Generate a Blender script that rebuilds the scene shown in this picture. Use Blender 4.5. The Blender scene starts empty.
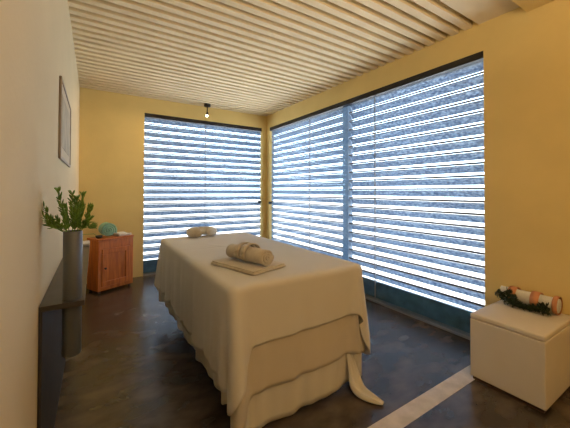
import bpy, bmesh, math, random
from mathutils import Vector, Matrix, noise
C = bpy.context.scene
COL = C.collection
rnd = random.Random(7)
PI = math.pi

# ------------------------------------------------------------------ camera
yaw, pitch, roll = .5685, .0135, .0027
fwd = Vector((math.sin(yaw)*math.cos(pitch), math.cos(yaw)*math.cos(pitch), math.sin(pitch)))
r0 = Vector((math.cos(yaw), -math.sin(yaw), 0))
u0 = r0.cross(fwd)
R_ = math.cos(roll)*r0 + math.sin(roll)*u0
U_ = -math.sin(roll)*r0 + math.cos(roll)*u0
cam = bpy.data.cameras.new('camera')
cam.sensor_width = 36
cam.lens = 297.99/570*36
cam.shift_y = -(214-187.31)/570
cam.clip_start = .02
co = bpy.data.objects.new('camera', cam)
COL.objects.link(co)
m = Matrix((R_, U_, -fwd)).transposed().to_4x4()
m.translation = Vector((.1768, -4.7534, 1.2337))
co.matrix_world = m
C.camera = co

# ------------------------------------------------------------------ world, sun, exposure
w = bpy.data.worlds.new('sky')
C.world = w
w.use_nodes = True
bg = w.node_tree.nodes['Background']
bg.inputs[0].default_value = (.76, .86, 1.0, 1)
bg.inputs[1].default_value = 7.5
sl = bpy.data.lights.new('sun', 'SUN')
sl.energy = 14.0
sl.angle = math.radians(1.0)
sl.color = (1, .90, .84)
so = bpy.data.objects.new('sun', sl)
COL.objects.link(so)
so.rotation_euler = Vector((-.62, -.05, -1.0)).to_track_quat('-Z', 'Y').to_euler()
C.view_settings.view_transform = 'Standard'
C.view_settings.look = 'None'
C.view_settings.exposure = 0.0
C.view_settings.gamma = 1
C.view_settings.use_curve_mapping = False

def lamp_light(name, loc, energy, color, size):
    l = bpy.data.lights.new(name, 'POINT')
    l.energy = energy
    l.color = color
    l.shadow_soft_size = size
    o = bpy.data.objects.new(name, l)
    COL.objects.link(o)
    o.location = loc
    return o
# unseen warm upward fill added behind the camera, and a weak warm lamp
ul = bpy.data.lights.new('warm_fill_light', 'SPOT')
ul.energy = 130; ul.color = (1, .77, .50); ul.spot_size = math.radians(150); ul.spot_blend = .6; ul.shadow_soft_size = .12
uo = bpy.data.objects.new('warm_fill_light', ul)
COL.objects.link(uo)
uo.location = (1.1, -5.5, 1.75)
uo.rotation_euler = Vector((-.05, .35, 1)).to_track_quat('-Z', 'Y').to_euler()
lamp_light('room_lamp_light', (.9, -5.6, 2.0), 10, (1, .78, .52), .14)

# ------------------------------------------------------------------ materials
def mat(name, color, rough=.6, metal=0, spec=.5, var=0.0, scale=8, bump=0.0, bscale=60, color2=None, stretch=None, emit=None, sheen=0, coat=0):
    M = bpy.data.materials.new(name)
    M.use_nodes = True
    nt = M.node_tree
    b = nt.nodes['Principled BSDF']
    b.inputs['Base Color'].default_value = (*color, 1)
    b.inputs['Roughness'].default_value = rough
    b.inputs['Metallic'].default_value = metal
    b.inputs['Specular IOR Level'].default_value = spec
    if sheen: b.inputs['Sheen Weight'].default_value = sheen
    if coat: b.inputs['Coat Weight'].default_value = coat
    tc = nt.nodes.new('ShaderNodeTexCoord')
    mp = nt.nodes.new('ShaderNodeMapping')
    nt.links.new(tc.outputs['Object'], mp.inputs[0])
    if stretch: mp.inputs['Scale'].default_value = stretch
    if var or color2:
        n = nt.nodes.new('ShaderNodeTexNoise')
        n.inputs['Scale'].default_value = scale
        n.inputs['Detail'].default_value = 6
        nt.links.new(mp.outputs[0], n.inputs['Vector'])
        cr = nt.nodes.new('ShaderNodeValToRGB')
        c2 = color2 or tuple(max(0, c*(1-var)) for c in color)
        cr.color_ramp.elements[0].position = .35
        cr.color_ramp.elements[1].position = .65
        cr.color_ramp.elements[0].color = (*c2, 1)
        cr.color_ramp.elements[1].color = (*color, 1)
        nt.links.new(n.outputs['Fac'], cr.inputs[0])
        nt.links.new(cr.outputs[0], b.inputs['Base Color'])
    if bump:
        n2 = nt.nodes.new('ShaderNodeTexNoise')
        n2.inputs['Scale'].default_value = bscale
        n2.inputs['Detail'].default_value = 4
        nt.links.new(mp.outputs[0], n2.inputs['Vector'])
        bp = nt.nodes.new('ShaderNodeBump')
        bp.inputs['Strength'].default_value = bump
        bp.inputs['Distance'].default_value = .01
        nt.links.new(n2.outputs['Fac'], bp.inputs['Height'])
        nt.links.new(bp.outputs[0], b.inputs['Normal'])
    if emit:
        b.inputs['Emission Color'].default_value = (*emit[0], 1)
        b.inputs['Emission Strength'].default_value = emit[1]
    return M

M_yellow = mat('yellow_plaster', (.80, .61, .24), .85, var=.07, scale=2.5, bump=.10, bscale=45)
M_cream = mat('cream_plaster', (.68, .57, .365), .85, var=.05, scale=2.0, bump=.12, bscale=40)
M_ceil = mat('cream_batten_paint', (.80, .66, .42), .7, var=.06, scale=3)
M_floor = mat('polished_concrete', (.100, .075, .058), .27, spec=.8, color2=(.030, .025, .023), scale=4.2, bump=.05, bscale=14, stretch=(1, 1.6, 1))
M_strip = mat('pale_stone', (.66, .62, .60), .36, var=.22, scale=14)
M_black = mat('black_metal', (.012, .011, .012), .45, var=.2, scale=10)
M_alu = mat('grey_aluminium', (.30, .31, .33), .4, metal=.7)
M_wood = mat('orange_brown_wood', (.64, .195, .033), .42, color2=(.44, .115, .018), scale=7, stretch=(6, 6, .7), bump=.05, bscale=40)
M_wood_dark = mat('dark_brown_wood', (.06, .025, .012), .5, var=.2)
M_sheet1 = mat('sheer_cream_sheet', (.61, .595, .575), .9, var=.03, scale=5, bump=.05, bscale=160, sheen=.2)
M_sheet2 = mat('beige_sheet', (.56, .515, .455), .9, var=.04, scale=5, bump=.06, bscale=150, sheen=.2)
M_sheet3 = mat('cream_base_sheet', (.61, .595, .57), .9, var=.04, scale=5, bump=.05, bscale=150, sheen=.2)
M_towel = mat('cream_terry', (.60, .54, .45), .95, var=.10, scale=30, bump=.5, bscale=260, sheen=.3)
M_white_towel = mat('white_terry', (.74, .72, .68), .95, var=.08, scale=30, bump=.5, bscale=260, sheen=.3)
M_peach = mat('peach_ribbon', (.62, .27, .13), .7, var=.15, scale=30)
M_mint = mat('mint_terry', (.34, .60, .44), .9, var=.22, scale=26, bump=.4, bscale=240)
M_leather = mat('white_leatherette', (.66, .62, .565), .48, var=.03, scale=9, bump=.04, bscale=120)
M_vase = mat('grey_zinc', (.13, .145, .17), .45, metal=.3, var=.25, scale=6, stretch=(1, 1, .3))
M_slab = mat('charcoal_slab', (.060, .055, .055), .36, var=.35, scale=9)
M_panel = mat('charcoal_panel', (.035, .032, .036), .6, var=.3, scale=9)
M_leaf = mat('fresh_green_leaf', (.20, .36, .05), .5, color2=(.085, .20, .03), scale=22)
M_leaf_dark = mat('dark_green_needle', (.030, .055, .024), .55, color2=(.012, .026, .012), scale=22)
M_frame = mat('taupe_frame', (.33, .27, .20), .45, var=.15, scale=20)
M_mountpaper = mat('cream_mount', (.52, .45, .33), .7)
M_print = mat('faded_print', (.42, .36, .25), .6, color2=(.30, .27, .20), scale=7)
M_bulb = mat('lamp_bulb', (1, .9, .75), .3, emit=((1, .80, .55), 9))
M_paving = mat('pale_terrace_paving', (.60, .56, .53), .8, var=.12, scale=3)

def mat_slat(name, ca, cb, trans):
    M = bpy.data.materials.new(name)
    M.use_nodes = True
    nt = M.node_tree
    nt.nodes.clear()
    out = nt.nodes.new('ShaderNodeOutputMaterial')
    tc = nt.nodes.new('ShaderNodeTexCoord')
    mp = nt.nodes.new('ShaderNodeMapping')
    mp.inputs['Scale'].default_value = (1, 1, 1.5)
    nt.links.new(tc.outputs['Object'], mp.inputs[0])
    n = nt.nodes.new('ShaderNodeTexNoise')
    n.inputs['Scale'].default_value = 38
    n.inputs['Detail'].default_value = 3
    nt.links.new(mp.outputs[0], n.inputs['Vector'])
    cr = nt.nodes.new('ShaderNodeValToRGB')
    cr.color_ramp.elements[0].position = .36
    cr.color_ramp.elements[1].position = .64
    cr.color_ramp.elements[0].color = ca
    cr.color_ramp.elements[1].color = cb
    nt.links.new(n.outputs['Fac'], cr.inputs[0])
    bp = nt.nodes.new('ShaderNodeBump')
    bp.inputs['Strength'].default_value = .5
    bp.inputs['Distance'].default_value = .02
    nt.links.new(n.outputs['Fac'], bp.inputs['Height'])
    d = nt.nodes.new('ShaderNodeBsdfDiffuse')
    t = nt.nodes.new('ShaderNodeBsdfTranslucent')
    g = nt.nodes.new('ShaderNodeBsdfGlossy')
    g.inputs['Roughness'].default_value = .35
    mx = nt.nodes.new('ShaderNodeMixShader')
    mx.inputs[0].default_value = trans
    m2 = nt.nodes.new('ShaderNodeMixShader')
    m2.inputs[0].default_value = .10
    for s in (d, t):
        nt.links.new(cr.outputs[0], s.inputs[0])
        nt.links.new(bp.outputs[0], s.inputs['Normal'])
    nt.links.new(bp.outputs[0], g.inputs['Normal'])
    nt.links.new(d.outputs[0], mx.inputs[1])
    nt.links.new(t.outputs[0], mx.inputs[2])
    nt.links.new(mx.outputs[0], m2.inputs[1])
    nt.links.new(g.outputs[0], m2.inputs[2])
    nt.links.new(m2.outputs[0], out.inputs[0])
    return M
M_slat = mat_slat('frosted_blue_louver', (.13, .185, .27, 1), (.40, .46, .53, 1), .62)
M_lip = mat_slat('rosy_louver_lip', (.105, .080, .074, 1), (.135, .102, .094, 1), .62)
M_guide = mat_slat('pale_blue_guide', (.20, .28, .37, 1), (.28, .37, .47, 1), .6)

def mat_glass():
    M = bpy.data.materials.new('window_glass')
    M.use_nodes = True
    nt = M.node_tree
    nt.nodes.clear()
    out = nt.nodes.new('ShaderNodeOutputMaterial')
    tr = nt.nodes.new('ShaderNodeBsdfTransparent')
    tr.inputs[0].default_value = (.90, .95, .97, 1)
    gl = nt.nodes.new('ShaderNodeBsdfGlossy')
    gl.inputs['Roughness'].default_value = .02
    lw = nt.nodes.new('ShaderNodeLayerWeight')
    lw.inputs['Blend'].default_value = .5
    pw = nt.nodes.new('ShaderNodeMath'); pw.operation = 'POWER'; pw.inputs[1].default_value = 4.0
    nt.links.new(lw.outputs['Facing'], pw.inputs[0])
    fr = nt.nodes.new('ShaderNodeMath'); fr.operation = 'MULTIPLY_ADD'; fr.inputs[1].default_value = .5; fr.inputs[2].default_value = .035
    nt.links.new(pw.outputs[0], fr.inputs[0])
    mx = nt.nodes.new('ShaderNodeMixShader')
    nt.links.new(fr.outputs[0], mx.inputs[0])
    nt.links.new(tr.outputs[0], mx.inputs[1])
    nt.links.new(gl.outputs[0], mx.inputs[2])
    nt.links.new(mx.outputs[0], out.inputs[0])
    return M
M_glass = mat_glass()

# ------------------------------------------------------------------ helpers
def obj(name, bm, m, parent=None, smooth=False):
    me = bpy.data.meshes.new(name)
    bmesh.ops.recalc_face_normals(bm, faces=bm.faces)
    bm.to_mesh(me)
    bm.free()
    me.materials.append(m)
    if smooth:
        for p in me.polygons: p.use_smooth = True
    o = bpy.data.objects.new(name, me)
    COL.objects.link(o)
    if parent: o.parent = parent
    return o

def tag(o, label, cat, group=None):
    o['label'] = label
    o['category'] = cat
    if group: o['group'] = group
    return o

def thing(name, label, cat, loc=(0, 0, 0), rz=0, group=None):
    o = bpy.data.objects.new(name, None)
    COL.objects.link(o)
    o.location = loc
    o.rotation_euler = (0, 0, rz)
    o.empty_display_size = .05
    return tag(o, label, cat, group)

def struct(name, bm, m, parent=None, smooth=False):
    o = obj(name, bm, m, parent, smooth)
    if parent is None: o['kind'] = 'structure'
    return o

def box(bm, x0, x1, y0, y1, z0, z1, bev=0.0, seg=2, M=None):
    t = bmesh.new()
    bmesh.ops.create_cube(t, size=1)
    for v in t.verts:
        v.co = Vector((x0+(x1-x0)*(v.co.x+.5), y0+(y1-y0)*(v.co.y+.5), z0+(z1-z0)*(v.co.z+.5)))
    if bev:
        bmesh.ops.bevel(t, geom=list(t.edges), offset=bev, segments=seg, affect='EDGES', profile=.5)
    if M: bmesh.ops.transform(t, matrix=M, verts=t.verts)
    merge(bm, t)
    return bm

def merge(bm, t):
    me = bpy.data.meshes.new('tmp')
    t.to_mesh(me)
    t.free()
    bm.from_mesh(me)
    bpy.data.meshes.remove(me)

def lathe(bm, prof, n=32, M=None, cap0=False, cap1=False):
    t = bmesh.new()
    rings = []
    for r, z in prof:
        rings.append([t.verts.new((r*math.cos(2*PI*k/n), r*math.sin(2*PI*k/n), z)) for k in range(n)])
    for a, b in zip(rings, rings[1:]):
        for k in range(n):
            t.faces.new((a[k], a[(k+1) % n], b[(k+1) % n], b[k]))
    if cap0: t.faces.new(rings[0][::-1])
    if cap1: t.faces.new(rings[-1])
    if M: bmesh.ops.transform(t, matrix=M, verts=t.verts)
    merge(bm, t)
    return bm

def tube(bm, pts, rad, n=8, cap=True):
    pts = [Vector(p) for p in pts]
    rr = rad if isinstance(rad, (list, tuple)) else [rad]*len(pts)
    t = bmesh.new()
    rings = []
    ref = None
    for i, p in enumerate(pts):
        d = (pts[min(i+1, len(pts)-1)] - pts[max(i-1, 0)]).normalized()
        if ref is None:
            ref = d.orthogonal().normalized()
        ref = (ref - d*ref.dot(d)).normalized()
        s = d.cross(ref)
        rings.append([t.verts.new(p + rr[i]*(math.cos(2*PI*k/n)*ref + math.sin(2*PI*k/n)*s)) for k in range(n)])
    for a, b in zip(rings, rings[1:]):
        for k in range(n):
            t.faces.new((a[k], a[(k+1) % n], b[(k+1) % n], b[k]))
    if cap:
        t.faces.new(rings[0][::-1])
        t.faces.new(rings[-1])
    merge(bm, t)
    return bm

def extrude_profile(bm, prof, axis, a, b):
    """closed polygon prof of (p, q) swept along axis from a to b; axis x: (y,z), axis y: (x,z)"""
    t = bmesh.new()
    def P(p, q, s):
        return (s, p, q) if axis == 'x' else (p, s, q)
    A = [t.verts.new(P(p, q, a)) for p, q in prof]
    B = [t.verts.new(P(p, q, b)) for p, q in prof]
    n = len(prof)
    for k in range(n):
        t.faces.new((A[k], A[(k+1) % n], B[(k+1) % n], B[k]))
    t.faces.new(A[::-1])
    t.faces.new(B)
    merge(bm, t)
    return bm

def leaf(bm, base, d, up, L, wd, curl=.15):
    d = d.normalized()
    side = d.cross(up)
    if side.length < 1e-3: side = d.orthogonal()
    side.normalize()
    nrm = side.cross(d)
    pts = [(0, .15), (.3, .9), (.6, 1), (.85, .6), (1, .05)]
    th = wd*.12
    top = []
    for u, k in pts:
        c = base + d*L*u + nrm*(-curl*L*u*u)
        top.append((c - side*wd*.5*k, c + nrm*th, c + side*wd*.5*k, c - nrm*th))
    R = [[bm.verts.new(p) for p in r] for r in top]
    for a, b in zip(R, R[1:]):
        for k in range(4):
            bm.faces.new((a[k], a[(k+1) % 4], b[(k+1) % 4], b[k]))
    bm.faces.new(R[0][::-1])
    bm.faces.new(R[-1])

# ------------------------------------------------------------------ room shell
W, H = 2.81, 2.60
YN = -6.6                        # wall behind the photographer
T = .14
HW = 2.375                       # window head
X_WIN = .78                      # left edge of the far window
X_POST = 2.712                   # corner post
Y_POST = -.115
Y_WIN = -3.60                    # near edge of the right window
bm = bmesh.new(); box(bm, -T, W+T, YN-T, T, -.12, 0); struct('floor', bm, M_floor)
bm = bmesh.new(); box(bm, -T, 0, YN-T, T, 0, H+.2); struct('wall_left', bm, M_cream)
bm = bmesh.new()
box(bm, 0, X_WIN, 0, T, 0, H+.2)
box(bm, X_WIN, W+T, 0, T, HW, H+.2)
box(bm, X_POST, W+.05, 0, .05, 0, HW)
struct('wall_back', bm, M_yellow)
bm = bmesh.new()
box(bm, W, W+T, YN-T, Y_WIN, 0, H+.2)
box(bm, W, W+T, Y_WIN, 0, HW, H+.2)
box(bm, W, W+.05, Y_POST, 0, 0, HW)
struct('wall_right', bm, M_yellow)
bm = bmesh.new(); box(bm, 0, W, YN-T, YN, 0, H+.2); struct('wall_front', bm, M_yellow)
# ceiling: battens with narrow recesses, then a plain strip
PITCH, GROOVE, DEP = .1085, .050, .085
prof = [(T, H+.2), (T, H)]
y = -.045
while y > -3.53:
    prof += [(y, H), (y-.006, H+DEP), (y-GROOVE+.006, H+DEP), (y-GROOVE, H)]
    y -= PITCH
prof += [(YN-T, H), (YN-T, H+.2)]
bm = bmesh.new(); extrude_profile(bm, prof, 'x', 0, W)
struct('ceiling', bm, M_ceil)
bm = bmesh.new(); box(bm, 0, W, -4.22, -3.885, H-.062, H, .004); struct('ceiling_beam', bm, M_yellow)
bm = bmesh.new(); box(bm, 0, W, -3.762, -3.662, -.01, .0015); struct('trim_1', bm, M_strip)

# ---- windows: black head rail, bottom track, three / two panes, black latch and a block for its reflection
def win(name, a, b, seams, along):
    """along 'y': on the right wall, 'x': on the back wall; a..b the opening"""
    def bx(bm, s0, s1, d0, d1, z0, z1, bev=0):
        if along == 'y': box(bm, W+d0, W+d1, s0, s1, z0, z1, bev)
        else: box(bm, s0, s1, d0, d1, z0, z1, bev)
    e = bpy.data.objects.new(name, None)
    COL.objects.link(e)
    e['kind'] = 'structure'
    e.location = (W, (a+b)/2, 0) if along == 'y' else ((a+b)/2, 0, 0)
    inv = Matrix.Translation(-Vector(e.location))
    def put(nm, bm, m, p=e):
        bmesh.ops.transform(bm, matrix=inv, verts=bm.verts)
        return obj(nm, bm, m, p)
    bm = bmesh.new(); bx(bm, a, b, .002, .07, HW-.058, HW, .002); put('head_rail', bm, M_black)
    bm = bmesh.new(); bx(bm, a, b, .004, .09, 0, .022, .003); put('bottom_track', bm, M_alu)
    ed = [a] + seams + [b]
    for p, q in zip(ed, ed[1:]):
        bm = bmesh.new(); bx(bm, p+.003, q-.003, .030, .038, .022, HW-.058); put('glass_pane', bm, M_glass)
    for s in seams:
        bm = bmesh.new(); bx(bm, s-.0035, s+.0035, .027, .041, .022, HW-.058); put('pane_seal', bm, M_alu)
    return put, bx
put, bx = win('window_1', Y_WIN, Y_POST, [-2.466, -1.254], 'y')
bm = bmesh.new(); bx(bm, -.150, -.122, -.022, .030, 1.005, 1.05, .004); put('lock_or_reflection', bm, M_black)  # solid block in place of the far latch's reflection in the glass
put, bx = win('window_2', X_WIN, X_POST, [1.692], 'x')
bm = bmesh.new(); bx(bm, 2.655, 2.690, -.022, .030, 1.02, 1.065, .004); put('lock_or_reflection', bm, M_black)

# ---- outdoors
bm = bmesh.new(); box(bm, -40, 60, T, 60, -.20, -.06); box(bm, W+T, 60, -40, T, -.20, -.06)
struct('terrace', bm, M_paving)

# ---- outside louver screens (tilted slats in grey side guides)
def louvers(name, label, along, a, b, guides, z0=.24):
    t = thing(name, label, 'louver screen', group='slatted louver screens outside the windows')
    t.location = (W+.13, (a+b)/2, -.06) if along == 'y' else ((a+b)/2, .13, -.06)
    inv = Matrix.Translation(-Vector(t.location))
    ang, ch = math.radians(50), .082
    bm = bmesh.new()
    lip = bmesh.new()
    z = z0
    while z < 2.52:
        # slightly cupped slat, outer edge lower
        pr = []
        N = 6
        for k in range(N+1):
            u = (k/N-.5)*ch
            bow = .017*(1-(2*u/ch)**2)
            pr.append((-u*math.cos(ang)+bow*math.sin(ang), z+u*math.sin(ang)+bow*math.cos(ang)))
        prof = pr + [(p+.0022*math.sin(ang), q+.0022*math.cos(ang)) for p, q in pr[::-1]]
        if along == 'y':
            extrude_profile(bm, [(W+.13+p, q) for p, q in prof], 'y', a, b)
        else:
            extrude_profile(bm, [(.13+p, q) for p, q in prof], 'x', a, b)
        ex, ez = -.5*ch*math.cos(ang), z+.5*ch*math.sin(ang)
        lp = [(ex-.004, ez+.004), (ex-.001, ez+.004), (ex+.002, ez+.022), (ex-.001, ez+.022)]
        if along == 'y': extrude_profile(lip, [(W+.13+p, q) for p, q in lp], 'y', a, b)
        else: extrude_profile(lip, [(.13+p, q) for p, q in lp], 'x', a, b)
        z += .1085
    bmesh.ops.transform(bm, matrix=inv, verts=bm.verts)
    s = obj('slats', bm, M_slat, t, True)
    bmesh.ops.transform(lip, matrix=inv, verts=lip.verts)
    obj('slat_lips', lip, M_lip, t)
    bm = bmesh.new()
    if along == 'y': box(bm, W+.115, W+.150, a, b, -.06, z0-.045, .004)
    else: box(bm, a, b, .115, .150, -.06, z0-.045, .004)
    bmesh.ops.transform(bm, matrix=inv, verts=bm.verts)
    obj('ground_shade_panel', bm, M_ground_shade, t)  # added panel, its dark blue stands for shaded ground below the slats
    for g0, g1 in guides:
        bm = bmesh.new()
        if along == 'y': box(bm, W+.085, W+.175, g0, g1, -.06, 2.55, .004)
        else: box(bm, g0, g1, .085, .175, -.06, 2.55, .004)
        bmesh.ops.transform(bm, matrix=inv, verts=bm.verts)
        obj('guide_rail', bm, M_guide, t)
    return t
M_ground_shade = mat('ground_shade_blue', (.10, .21, .32), .4, var=.35, scale=9)
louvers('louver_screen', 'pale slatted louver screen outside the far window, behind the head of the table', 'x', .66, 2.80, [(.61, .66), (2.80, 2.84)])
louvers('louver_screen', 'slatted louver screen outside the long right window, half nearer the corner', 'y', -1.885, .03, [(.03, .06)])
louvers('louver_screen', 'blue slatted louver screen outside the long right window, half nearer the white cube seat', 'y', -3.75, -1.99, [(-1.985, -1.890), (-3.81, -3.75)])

# ------------------------------------------------------------------ massage table and its sheets
TX0, TX1, TY0, TY1, TZ = .745, 1.635, -3.385, -1.615, .765
t = thing('massage_table', 'massage table hidden under draped cream sheets in the middle of the room', 'massage table', (1.185, -2.5, 0))
bm = bmesh.new(); box(bm, -.415, .415, -.845, .845, .64, .735, .03, 3); obj('padded_top', bm, M_leather, t, True)
for sx in (-1, 1):
    for sy in (-1, 1):
        bm = bmesh.new(); box(bm, sx*.24-.025, sx*.24+.025, sy*.72-.025, sy*.72+.025, 0, .64, .004); obj('leg', bm, M_wood_dark, t)

def lerp_keys(keys, s):
    for (s0, v0), (s1, v1) in zip(keys, keys[1:]):
        if s <= s1:
            k = (s-s0)/(s1-s0) if s1 > s0 else 0
            k = k*k*(3-2*k)
            return v0+(v1-v0)*k
    return keys[-1][1]

def fold(s, P):
    q = 2*PI*s/P
    return (.45*math.sin(19*q+.6) + .30*math.sin(31*q+2.1) + .28*math.sin(11*q+1.3) + .18*math.sin(47*q+.4))

def sheet(name, label, m, keys, off, topz, amp, scal, flare, corner_fold, spread=0.0, thick=.0025):
    """cloth over the table: keys = drop length around the edge, starting at the front left corner, running along
    the front, the right side, the back, the left side"""
    rc = .05
    segs = []
    x0, x1, y0, y1 = TX0-off, TX1+off, TY0-off, TY1+off
    cs = [(x0+rc, y0+rc, PI, 1.5*PI), (x1-rc, y0+rc, 1.5*PI, 2*PI), (x1-rc, y1-rc, 0, .5*PI), (x0+rc, y1-rc, .5*PI, PI)]
    pts = []
    for i, (cx, cy, a0, a1) in enumerate(cs):
        for k in range(11):
            a = a0+(a1-a0)*k/10
            pts.append((Vector((cx+rc*math.cos(a), cy+rc*math.sin(a), 0)), Vector((math.cos(a), math.sin(a), 0)), k/10, i))
        nx = cs[(i+1) % 4]
        a = a1
        A = Vector((cx+rc*math.cos(a), cy+rc*math.sin(a), 0))
        B = Vector((nx[0]+rc*math.cos(nx[2]), nx[1]+rc*math.sin(nx[2]), 0))
        n = int((B-A).length/.014)
        for k in range(1, n):
            pts.append((A.lerp(B, k/n), Vector((math.cos(a), math.sin(a), 0)), -1, i))
    # cumulative length, 0 in the middle of the front left corner
    L = [0]
    for p, q in zip(pts, pts[1:]): L.append(L[-1]+(q[0]-p[0]).length)
    P = L[-1]+(pts[0][0]-pts[-1][0]).length
    s_off = L[5]
    corners = [L[i] for i, p in enumerate(pts) if abs(p[2]-.5) < .01]
    bm = bmesh.new()
    rows = 26
    cols = []
    for i, (p, nrm, ck, ci) in enumerate(pts):
        s = (L[i]-s_off) % P
        u = s/P
        drop = lerp_keys(keys, s)
        if s > 3.2: drop += scal*(abs(math.sin(2*PI*s/.46+.5))-.6)*min(1, (s-3.2)/.4)
        cd = min(min(abs(L[i]-c), P-abs(L[i]-c)) for c in corners)
        cw = math.exp(-(cd/.085)**2)
        col = []
        er = .030
        for k in range(rows+1):
            d = drop*(k/rows)
            if d < er*1.57:
                a = d/er
                o = er*math.sin(a)-er
                z = topz-(er-er*math.cos(a))
                dd = 0
            else:
                dd = d-er*1.57
                o = 0
                z = topz-er-dd
            f = min(1, dd/.45)
            o += flare*dd + amp*f*fold(s, P)*(1-.6*cw) + cw*corner_fold*f
            # corner pleat: the corner cloth turns into two folds
            o += (.060 if ci == 0 or cd > .2 else .045)*cw*f*math.sin((L[i]-corners[ci])/.026) if cd < .16 else 0
            if z < .006:
                o += (.006-z)*.95
                z = .006+.004*math.sin(9*o*20)**2
            q = p+nrm*o
            if ci == 1 and cd < .12 and spread: q += Vector((.3, -.6, 0))*max(0, (d-.62))*spread
            col.append(bm.verts.new((q.x, q.y, z)))
        cols.append(col)
    n = len(cols)
    for i in range(n):
        a, b = cols[i], cols[(i+1) % n]
        for k in range(rows):
            bm.faces.new((a[k], a[k+1], b[k+1], b[k]))
    # the lying top, rings to the centre
    c = Vector(((x0+x1)/2, (y0+y1)/2, 0))
    prev = [cc[0] for cc in cols]
    for f in (.94, .86, .74, .60, .45, .30, .15, .04):
        ring = []
        for v in (cc[0] for cc in cols):
            x = c.x+(v.co.x-c.x)*f
            y = c.y+(v.co.y-c.y)*f
            h = .010*(1-f)**.5 + .0035*noise.noise(Vector((x*4, y*4, off*3))) - .006*math.exp(-((y+2.36)/.02)**2)
            ring.append(bm.verts.new((x, y, topz+h)))
        for i in range(n):
            j = (i+1) % n
            bm.faces.new((prev[i], prev[j], ring[j], ring[i]))
        prev = ring
    bm.faces.new(prev)
    o = obj(name, bm, m, None, True)
    md = o.modifiers.new('thick', 'SOLIDIFY')
    md.thickness = thick
    md.offset = -1
    tag(o, label, 'sheet')
    return o
FR, RT = .95, 1.80
def keys(fl, front, fr, right, br, back, bl, left, fl2=None):
    a = .0
    return [(0, fl), (.05, (fl+front)/2), (.12, front), (FR-.12, front-.01), (FR, fr), (FR+.12, right), (FR+RT-.1, right), (FR+RT, br), (FR+RT+.1, back),
            (2*FR+RT-.1, back), (2*FR+RT, bl), (2*FR+RT+.12, left), (2*FR+2*RT-.35, left), (2*FR+2*RT-.15, left+.03), (5.40, fl2 or fl)]
sheet('base_sheet', 'longest cream sheet on the massage table, its hem reaching the floor under two shorter layers', M_sheet3,
      keys(.775, .755, .74, .62, .6, .6, .6, .60), .000, TZ-.010, .016, .012, .004, .0)
sheet('middle_sheet', 'beige middle sheet on the massage table, its front hem between two cream layers', M_sheet2,
      keys(.72, .57, .60, .52, .5, .5, .5, .50), .010, TZ-.005, .016, .010, .008, .006)
sheet('top_sheet', 'thin cream top sheet draped over the massage table with the shortest front hem', M_sheet1,
      keys(.60, .325, .64, .47, .48, .46, .50, .50), .020, TZ, .016, .035, .020, .022)

# the loose corner of the base sheet trailing on the floor
bs = bpy.data.objects['base_sheet']
bm = bmesh.new()
path = [Vector((1.55, -3.35, .24)), Vector((1.565, -3.385, .13)), Vector((1.555, -3.42, .050)), Vector((1.545, -3.475, .032)), Vector((1.565, -3.54, .026)), Vector((1.592, -3.60, .012))]
wid = [.036, .040, .052, .046, .032, .014]
rows = []
for i, (p, wd) in enumerate(zip(path, wid)):
    d = (path[min(i+1, 5)]-path[max(i-1, 0)]); d.z *= .2; d.normalize()
    sd = Vector((d.y, -d.x, 0))
    lift = [-.020+.01*math.sin(3*i), .016, -.010, .026*math.sin(1+i*1.3), -.008, .016, -.02]
    rows.append([(p+sd*wd*(k/3-1)+Vector((0, 0, max(lift[k]*(1 if i < 5 else .2), .004-p.z)))) for k in range(7)])
V = [[bm.verts.new(q) for q in r] for r in rows]
for a, b in zip(V, V[1:]):
    for k in range(6): bm.faces.new((a[k], a[k+1], b[k+1], b[k]))
o = obj('trailing_corner', bm, M_sheet3, bs, True)
md = o.modifiers.new('round', 'SUBSURF'); md.levels = md.render_levels = 2
md = o.modifiers.new('thick', 'SOLIDIFY'); md.thickness = .003; md.offset = 1

# ------------------------------------------------------------------ things on the table
def cushion_slab(bm, lx, ly, h, z0, M, wob=.003, bev=.012):
    t = bmesh.new()
    box(t, -lx/2, lx/2, -ly/2, ly/2, z0, z0+h, min(bev, h*.45), 3)
    bmesh.ops.subdivide_edges(t, edges=[e for e in t.edges if e.calc_length() > .08], cuts=5, use_grid_fill=True)
    for v in t.verts:
        if v.co.z > z0+h*.5: v.co.z += wob*noise.noise(v.co*16)
    bmesh.ops.transform(t, matrix=M, verts=t.verts)
    merge(bm, t)

def spiral_roll(bm, length, r_out, turns, M, thick=.011, squash=.9, n=26, jitter=.004):
    """a rolled towel: a real spiral band swept along x"""
    t = bmesh.new()
    N = int(turns*n)
    rows = []
    K = 8
    for k in range(K+1):
        u = k/K
        row_o, row_i = [], []
        for i in range(N+1):
            a = 2*PI*i/n
            fr = i/N
            r = .010+(r_out-.010)*fr
            x = (u-.5)*length*(1-.10*(1-fr)*0) + (.012*(1-fr) if u > .5 else -.012*(1-fr))*(abs(u-.5)*2)
            r2 = r*(1+.03*noise.noise(Vector((x*14, a*.7, 3))))
            row_o.append(t.verts.new((x, r2*math.cos(a), squash*r2*math.sin(a))))
            ri = max(.004, r2-thick)
            row_i.append(t.verts.new((x, ri*math.cos(a), squash*ri*math.sin(a))))
        rows.append((row_o, row_i))
    for (ao, ai), (bo, bi) in zip(rows, rows[1:]):
        for i in range(N):
            t.faces.new((ao[i], ao[i+1], bo[i+1], bo[i]))
            t.faces.new((ai[i+1], ai[i], bi[i], bi[i+1]))
        t.faces.new((ao[N], ai[N], bi[N], bo[N]))
        t.faces.new((ao[0], bo[0], bi[0], ai[0]))
    for ro, ri in (rows[0], rows[-1]):
        for i in range(N): t.faces.new((ro[i], ri[i], ri[i+1], ro[i+1]))
    bmesh.ops.transform(t, matrix=M, verts=t.verts)
    merge(bm, t)

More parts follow.
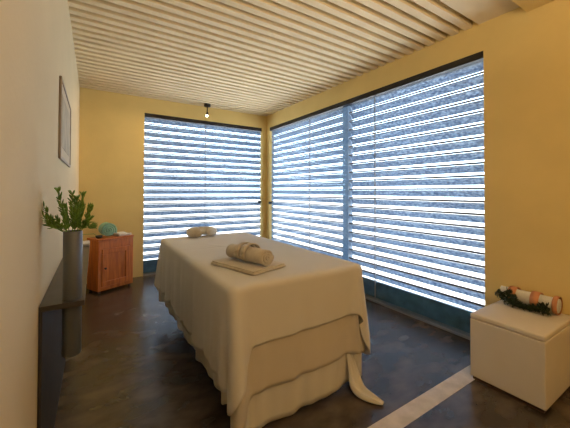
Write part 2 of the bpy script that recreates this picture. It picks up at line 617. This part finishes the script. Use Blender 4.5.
ZT = TZ+.0085
f_loc = (.985, -3.06, ZT)
t = thing('folded_towel', 'flat folded cream towel on the massage table under the rolled towel', 'towel', f_loc, math.radians(-74))
for k, (lx, ly) in enumerate(((.40, .27), (.385, .26))):
    bm = bmesh.new()
    cushion_slab(bm, lx, ly, .011, .0105*k, Matrix.Identity(4))
    obj('towel_layer', bm, M_towel, t, True)
t = thing('rolled_towel', 'cream towel rolled up with a spiral end, lying on the flat folded towel', 'towel', (.985, -3.075, ZT+.0225), math.radians(-74))
bm = bmesh.new(); spiral_roll(bm, .32, .061, 3.0, Matrix.Translation((0, 0, .0535)), .013, .86); obj('roll', bm, M_towel, t, True)
bm = bmesh.new()
for dx, ang in ((-.035, .25), (.018, .05)):
    pts = []
    for k in range(15):
        a = math.radians(-20+220*k/14)
        pts.append((dx+math.sin(ang)*.03*math.cos(a), .0655*math.cos(a), .054+.0575*math.sin(a)))
    # flat strap
    for A, B in zip(pts, pts[1:]):
        A, B = Vector(A), Vector(B)
        c = Vector((0, 0, .05))
        na, nb = (A-Vector((A.x, 0, .05))).normalized()*.007, (B-Vector((B.x, 0, .05))).normalized()*.007
        hx = Vector((.017, 0, 0))
        q = [A-hx, A+hx, B+hx, B-hx]
        lo = [bm.verts.new(p) for p in q]
        hi = [bm.verts.new(p+n_) for p, n_ in zip(q, (na, na, nb, nb))]
        bm.faces.new(lo[::-1]); bm.faces.new(hi)
        for i in range(4): bm.faces.new((lo[i], lo[(i+1) % 4], hi[(i+1) % 4], hi[i]))
bmesh.ops.remove_doubles(bm, verts=bm.verts, dist=.0004)
obj('wrap_fold', bm, M_towel, t, True)

t = thing('face_cradle', 'small white horseshoe face cradle cushion at the far end of the massage table', 'cushion', (1.11, -1.715, TZ+.004), 0)
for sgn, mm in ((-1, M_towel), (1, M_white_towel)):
    bm = bmesh.new()
    pts, rad = [], []
    for k in range(13):
        a = math.radians(90-sgn*(0+168*k/12))
        pts.append((.105*math.cos(a)*1.08, .085*math.sin(a), .047))
        rad.append(.045-.010*(k/12)**3)
    rad[-1] = .016
    tube(bm, pts, rad, 14)
    obj('cushion_arm', bm, mm, t, True)

# ------------------------------------------------------------------ shelf, vase and sprigs on the left wall
SH_Z = .79
VX, VY, VR = .103, -3.235, .0335
t = thing('wall_shelf', 'long charcoal wall shelf over a dark back panel along the left wall', 'shelf', (0, -2.5, 0))
bm = bmesh.new()
x0, x1, y0, y1 = .002, .147, -3.292, -3.17
hole, outer = [], []
N = 40
for k in range(N):
    a = 2*PI*k/N
    c, s = math.cos(a), math.sin(a)
    hole.append((VX+(VR+.002)*c, VY+(VR+.002)*s))
    tt = min(((x1 if c > 0 else x0)-VX)/c if abs(c) > 1e-6 else 9, ((y1 if s > 0 else y0)-VY)/s if abs(s) > 1e-6 else 9)
    outer.append((VX+tt*c, VY+tt*s))
# snap nearest samples to the square's corners
for cx in (x0, x1):
    for cy in (y0, y1):
        i = min(range(N), key=lambda i: (outer[i][0]-cx)**2+(outer[i][1]-cy)**2)
        outer[i] = (cx, cy)
def ringv(pts, z): return [bm.verts.new((p[0], p[1]+2.5, z)) for p in pts]
ht, hb, ot, ob = ringv(hole, SH_Z), ringv(hole, SH_Z-.020), ringv(outer, SH_Z), ringv(outer, SH_Z-.020)
for k in range(N):
    j = (k+1) % N
    bm.faces.new((ht[k], ot[k], ot[j], ht[j])); bm.faces.new((hb[j], ob[j], ob[k], hb[k]))
    bm.faces.new((ot[k], ob[k], ob[j], ot[j])); bm.faces.new((ht[j], hb[j], hb[k], ht[k]))
box(bm, x0, x1, y1+2.5, -1.70+2.5, SH_Z-.020, SH_Z)
obj('shelf_board', bm, M_slab, t)
bm = bmesh.new(); box(bm, .001, .012, -3.285+2.5, -1.71+2.5, 0, SH_Z-.021, .001); obj('back_panel', bm, M_panel, t)
bm = bmesh.new()
lathe(bm, [(VR-.004, .60), (VR-.004, 1.063), (VR-.002, 1.068), (VR, 1.065), (VR, .565), (VR-.003, .560)], 36, cap1=True)
v = obj('tube_vase', bm, M_vase, None, True)
v.location = (VX, VY, 0)
tag(v, 'tall narrow grey metal tube vase set through the near end of the dark wall shelf', 'vase')

t = thing('foliage_bunch', 'bunch of fresh green leafy sprigs in the grey tube vase', 'plant', (VX, VY, .90))
tips = [(-.098, .02, 1.165), (-.095, -.015, 1.132), (-.050, .01, 1.228), (-.004, .0, 1.215), (.010, .02, 1.195), (.032, .0, 1.212), (.060, -.015, 1.158),
        (.066, .035, 1.080), (.082, .06, 1.035), (-.03, .05, 1.16), (.012, -.05, 1.155), (-.05, -.03, 1.115), (.03, .045, 1.16), (-.075, .05, 1.10), (.055, .02, 1.11)]
for (dx, dy, z) in tips:
    bm = bmesh.new()
    b = Vector((dx*.16, dy*.16, .06))
    tip = Vector((dx, dy, z-.90))
    mid = Vector((dx*.38, dy*.38, .155 if z > 1.1 else .185))
    pts = []
    for k in range(11):
        u = k/10
        pts.append(b*(1-u)**2 + mid*2*u*(1-u) + tip*u*u)
    for p in pts[:9]:
        rr = math.hypot(p.x, p.y)
        if p.z < .176 and rr > VR-.008: p.x *= (VR-.008)/rr; p.y *= (VR-.008)/rr
    tube(bm, pts, [.0026-.0016*k/10 for k in range(11)], 6)
    for k in range(3, 11):
        for j in range(4):
            p = pts[k].lerp(pts[min(k+1, 10)], j/3)
            if p.z < .172: continue
            ax = (pts[k]-pts[k-1]).normalized()
            for q in range(3):
                a = rnd.random()*2*PI
                o1 = ax.orthogonal().normalized()
                o2 = ax.cross(o1)
                d = ax*.9 + (o1*math.cos(a)+o2*math.sin(a))*.55
                if VX+p.x+d.x*.02 < .006: continue
                leaf(bm, p, d, o1, rnd.uniform(.016, .028), rnd.uniform(.006, .0095))
    obj('sprig', bm, M_leaf, t, True)

bm = bmesh.new()
cushion_slab(bm, .10, .15, .022, 0, Matrix.Identity(4), .004)
tt = tag(obj('face_cloth', bm, M_white_towel, None, True), 'small white folded face cloth on the far end of the charcoal wall shelf', 'towel')
tt.location = (.098, -1.79, SH_Z)

# ------------------------------------------------------------------ framed picture on the left wall
t = thing('picture_frame', 'narrow framed faded print hanging on the cream left wall', 'picture', (0, -2.235, 1.655))
fy, fz, fw = .405, .236, .018
bm = bmesh.new()
for (a0, a1, b0, b1) in ((-fy, fy, fz-fw, fz), (-fy, fy, -fz, -fz+fw), (-fy, -fy+fw, -fz+fw, fz-fw), (fy-fw, fy, -fz+fw, fz-fw)):
    box(bm, .001, .014, a0, a1, b0, b1, .003)
obj('frame', bm, M_frame, t)
bm = bmesh.new(); box(bm, .002, .008, -fy+fw, fy-fw, -fz+fw, fz-fw); obj('mount', bm, M_mountpaper, t)
bm = bmesh.new(); box(bm, .008, .0095, -fy+fw+.09, fy-fw-.09, -fz+fw+.06, fz-fw-.06); obj('print', bm, M_print, t)

# ------------------------------------------------------------------ wooden cabinet in the far left corner
ang = math.atan2(.2, .39)
cw_, cd_, ch_ = .438, .254, .655
t = thing('wooden_cabinet', 'small orange-brown wooden cabinet with one panelled door standing angled in the far left corner', 'cabinet', (.223, -.574, 0), ang)
bm = bmesh.new()
box(bm, 0, cw_, .018, cd_, .03, ch_-.022, .004)
obj('body', bm, M_wood, t)
bm = bmesh.new(); box(bm, -.008, cw_+.008, -.004, cd_, ch_-.022, ch_, .005); obj('top_board', bm, M_wood, t)
bm = bmesh.new()
box(bm, 0, cw_, .004, .018, ch_-.125, ch_-.024, .003)
box(bm, 0, .040, .004, .018, .03, ch_-.125, .003)
box(bm, cw_-.040, cw_, .004, .018, .03, ch_-.125, .003)
box(bm, .040, cw_-.040, .004, .018, .03, .075, .003)
obj('face_frame', bm, M_wood, t)
bm = bmesh.new()
dx0, dx1, dz0, dz1, st = .043, cw_-.043, .078, ch_-.128, .058
for (a0, a1, b0, b1) in ((dx0, dx1, dz1-st, dz1), (dx0, dx1, dz0, dz0+st), (dx0, dx0+st, dz0+st, dz1-st), (dx1-st, dx1, dz0+st, dz1-st)):
    box(bm, a0, a1, -.004, .016, b0, b1, .004)
box(bm, dx0+st, dx1-st, .012, .016, dz0+st, dz1-st)
d = obj('door', bm, M_wood, t)
bm = bmesh.new()
lathe(bm, [(.006, 0), (.006, .012), (.013, .018), (.013, .026), (.006, .031)], 16, Matrix.Translation((dx0+.03, -.004, .30)) @ Matrix.Rotation(PI/2, 4, 'X'), True, True)
obj('knob', bm, M_wood_dark, d, True)
for fx in (.03, cw_-.03):
    for fyy in (.035, cd_-.03):
        bm = bmesh.new(); lathe(bm, [(.014, 0), (.02, .03)], 14, Matrix.Translation((fx, fyy, 0)), True, True); obj('foot', bm, M_wood_dark, t)

def on_cab(x, y):
    return (.223+x*math.cos(ang)-y*math.sin(ang), -.574+x*math.sin(ang)+y*math.cos(ang), ch_)
bm = bmesh.new()
spiral_roll(bm, .17, .092, 3.6, Matrix.Translation((0, 0, .093)) @ Matrix.Rotation(PI/2, 4, 'Z'), .020, 1.0)
tt = tag(obj('rolled_towel', bm, M_mint, None, True), 'mint green rolled towel standing out on top of the wooden cabinet', 'towel')
tt.location = on_cab(.165, .12); tt.rotation_euler = (0, 0, ang*.4)
bm = bmesh.new()
cushion_slab(bm, .17, .19, .032, 0, Matrix.Identity(4), .010)
tt = tag(obj('folded_cloth', bm, M_white_towel, None, True), 'white folded cloth on the right end of the wooden cabinet top', 'towel')
tt.location = on_cab(.345, .115); tt.rotation_euler = (0, 0, ang)
bm = bmesh.new()
lathe(bm, [(.022, 0), (.034, .012), (.040, .034), (.037, .034), (.031, .014), (.0, .008)], 20, None, True)
tt = tag(obj('small_bowl', bm, M_black, None, True), 'small black bowl on the left end of the wooden cabinet top', 'bowl')
tt.location = on_cab(.052, .09)

# ------------------------------------------------------------------ white cube seat and the towel roll with garland
t = thing('cube_seat', 'white leatherette cube seat against the yellow right wall', 'stool', (2.54, -3.935, 0))
cx, cy_ = .255, .197
bm = bmesh.new(); box(bm, -cx+.012, cx-.012, -cy_+.012, cy_-.012, 0, .022); obj('plinth', bm, M_wood_dark, t)
bm = bmesh.new(); box(bm, -cx, cx, -cy_, cy_, .022, .398, .007, 3); obj('body', bm, M_leather, t, False)
bm = bmesh.new()
box(bm, -cx, cx, -cy_, cy_, .399, .432, .010, 4)
bmesh.ops.subdivide_edges(bm, edges=[e for e in bm.edges if e.calc_length() > .2], cuts=6, use_grid_fill=True)
for v in bm.verts:
    if v.co.z > .43: v.co.z += .008*math.cos(v.co.x/cx*PI/2)*math.cos(v.co.y/cy_*PI/2)
obj('padded_lid', bm, M_leather, t, True)
t = thing('towel_bundle', 'white rolled towel with peach bands lying on the white cube seat', 'towel', (2.722, -3.915, .442), PI/2)
bm = bmesh.new(); spiral_roll(bm, .315, .056, 3.2, Matrix.Translation((0, 0, .0545)), .013, .97); obj('roll', bm, M_white_towel, t, True)
for dx in (.085, -.045, -.150):
    bm = bmesh.new(); wv = .024 if dx > -.1 else .013
    lathe(bm, [(.0565, -wv), (.0595, -wv), (.0600, 0), (.0595, wv), (.0565, wv)], 30, Matrix.Translation((dx, 0, .0545)) @ Matrix.Diagonal((1, 1, .97, 1)) @ Matrix.Rotation(PI/2, 4, 'Y'))
    obj('peach_band', bm, M_peach, t, True)
t = thing('greenery_garland', 'dark green needle garland resting across the towel roll on the white cube seat', 'garland', (2.64, -3.915, .437))
def garland(pts, name):
    bm = bmesh.new()
    pts = [Vector(p) for p in pts]
    tube(bm, pts, .003, 6)
    for A, B in zip(pts, pts[1:]):
        for k in range(15):
            p = A.lerp(B, k/15)
            ax = (B-A).normalized()
            o1 = ax.orthogonal().normalized(); o2 = ax.cross(o1)
            for q in range(3):
                a = rnd.random()*2*PI
                d = ax*rnd.uniform(-.3, .8) + o1*math.cos(a)+o2*math.sin(a)
                L = rnd.uniform(.022, .036)
                e = p+d.normalized()*L
                if e.z < .002: d.z = abs(d.z)
                if e.x > .028: d.x = -abs(d.x)
                leaf(bm, p, d, o1, L, rnd.uniform(.007, .012), .1)
    obj(name, bm, M_leaf_dark, t, True)
garland([(-.005, .165, .075), (-.01, .13, .062), (-.018, .09, .030), (-.022, .05, .014), (-.02, .01, .012)], 'garland_branch')
garland([(.012, .105, .098), (-.006, .075, .080), (-.02, .045, .045), (-.028, .01, .018)], 'garland_branch')
garland([(-.022, .01, .014), (-.018, -.04, .022), (-.008, -.085, .050), (-.002, -.125, .062)], 'garland_branch')
garland([(-.026, .0, .012), (-.024, -.05, .030), (-.014, -.105, .030), (-.016, -.135, .034)], 'garland_branch')

# ------------------------------------------------------------------ ceiling spotlight at the far end
t = thing('ceiling_spotlight', 'small black ceiling spotlight with a glowing bulb near the far window', 'lamp', (1.655, -.165, H))
bm = bmesh.new(); lathe(bm, [(.050, 0), (.050, -.036), (.046, -.040)], 28, None, True, True); obj('ceiling_base', bm, M_black, t, False)
bm = bmesh.new(); tube(bm, [(0, 0, -.04), (0, 0, -.13), (.004, -.004, -.150)], .008, 10); obj('stem', bm, M_black, t, True)
hd = (Matrix.Translation((.002, -.006, -.142)) @ Vector((-.30, -.42, -.86)).normalized().to_track_quat('Z', 'Y').to_matrix().to_4x4())
bm = bmesh.new(); lathe(bm, [(.010, -.005), (.019, .0), (.021, .035), (.030, .062), (.028, .062), (.018, .036), (.014, .01)], 24, hd, True); obj('spot_head', bm, M_black, t, True)
bm = bmesh.new()
lathe(bm, [(.006, .030), (.016, .045), (.020, .058), (.019, .066), (.012, .074), (.003, .077)], 20, hd, True, True); obj('bulb', bm, M_bulb, t, True)
p = Vector((1.655, -.165, H)) + (hd @ Vector((0, 0, .12)))
sp = bpy.data.lights.new('spotlight_glow', 'SPOT')
sp.energy = 55; sp.color = (1, .66, .32); sp.spot_size = math.radians(125); sp.spot_blend = .8; sp.shadow_soft_size = .025
spo = bpy.data.objects.new('spotlight_glow', sp); COL.objects.link(spo)
spo.location = p
spo.rotation_euler = Vector((-.62, -.10, -.78)).to_track_quat('-Z', 'Y').to_euler()
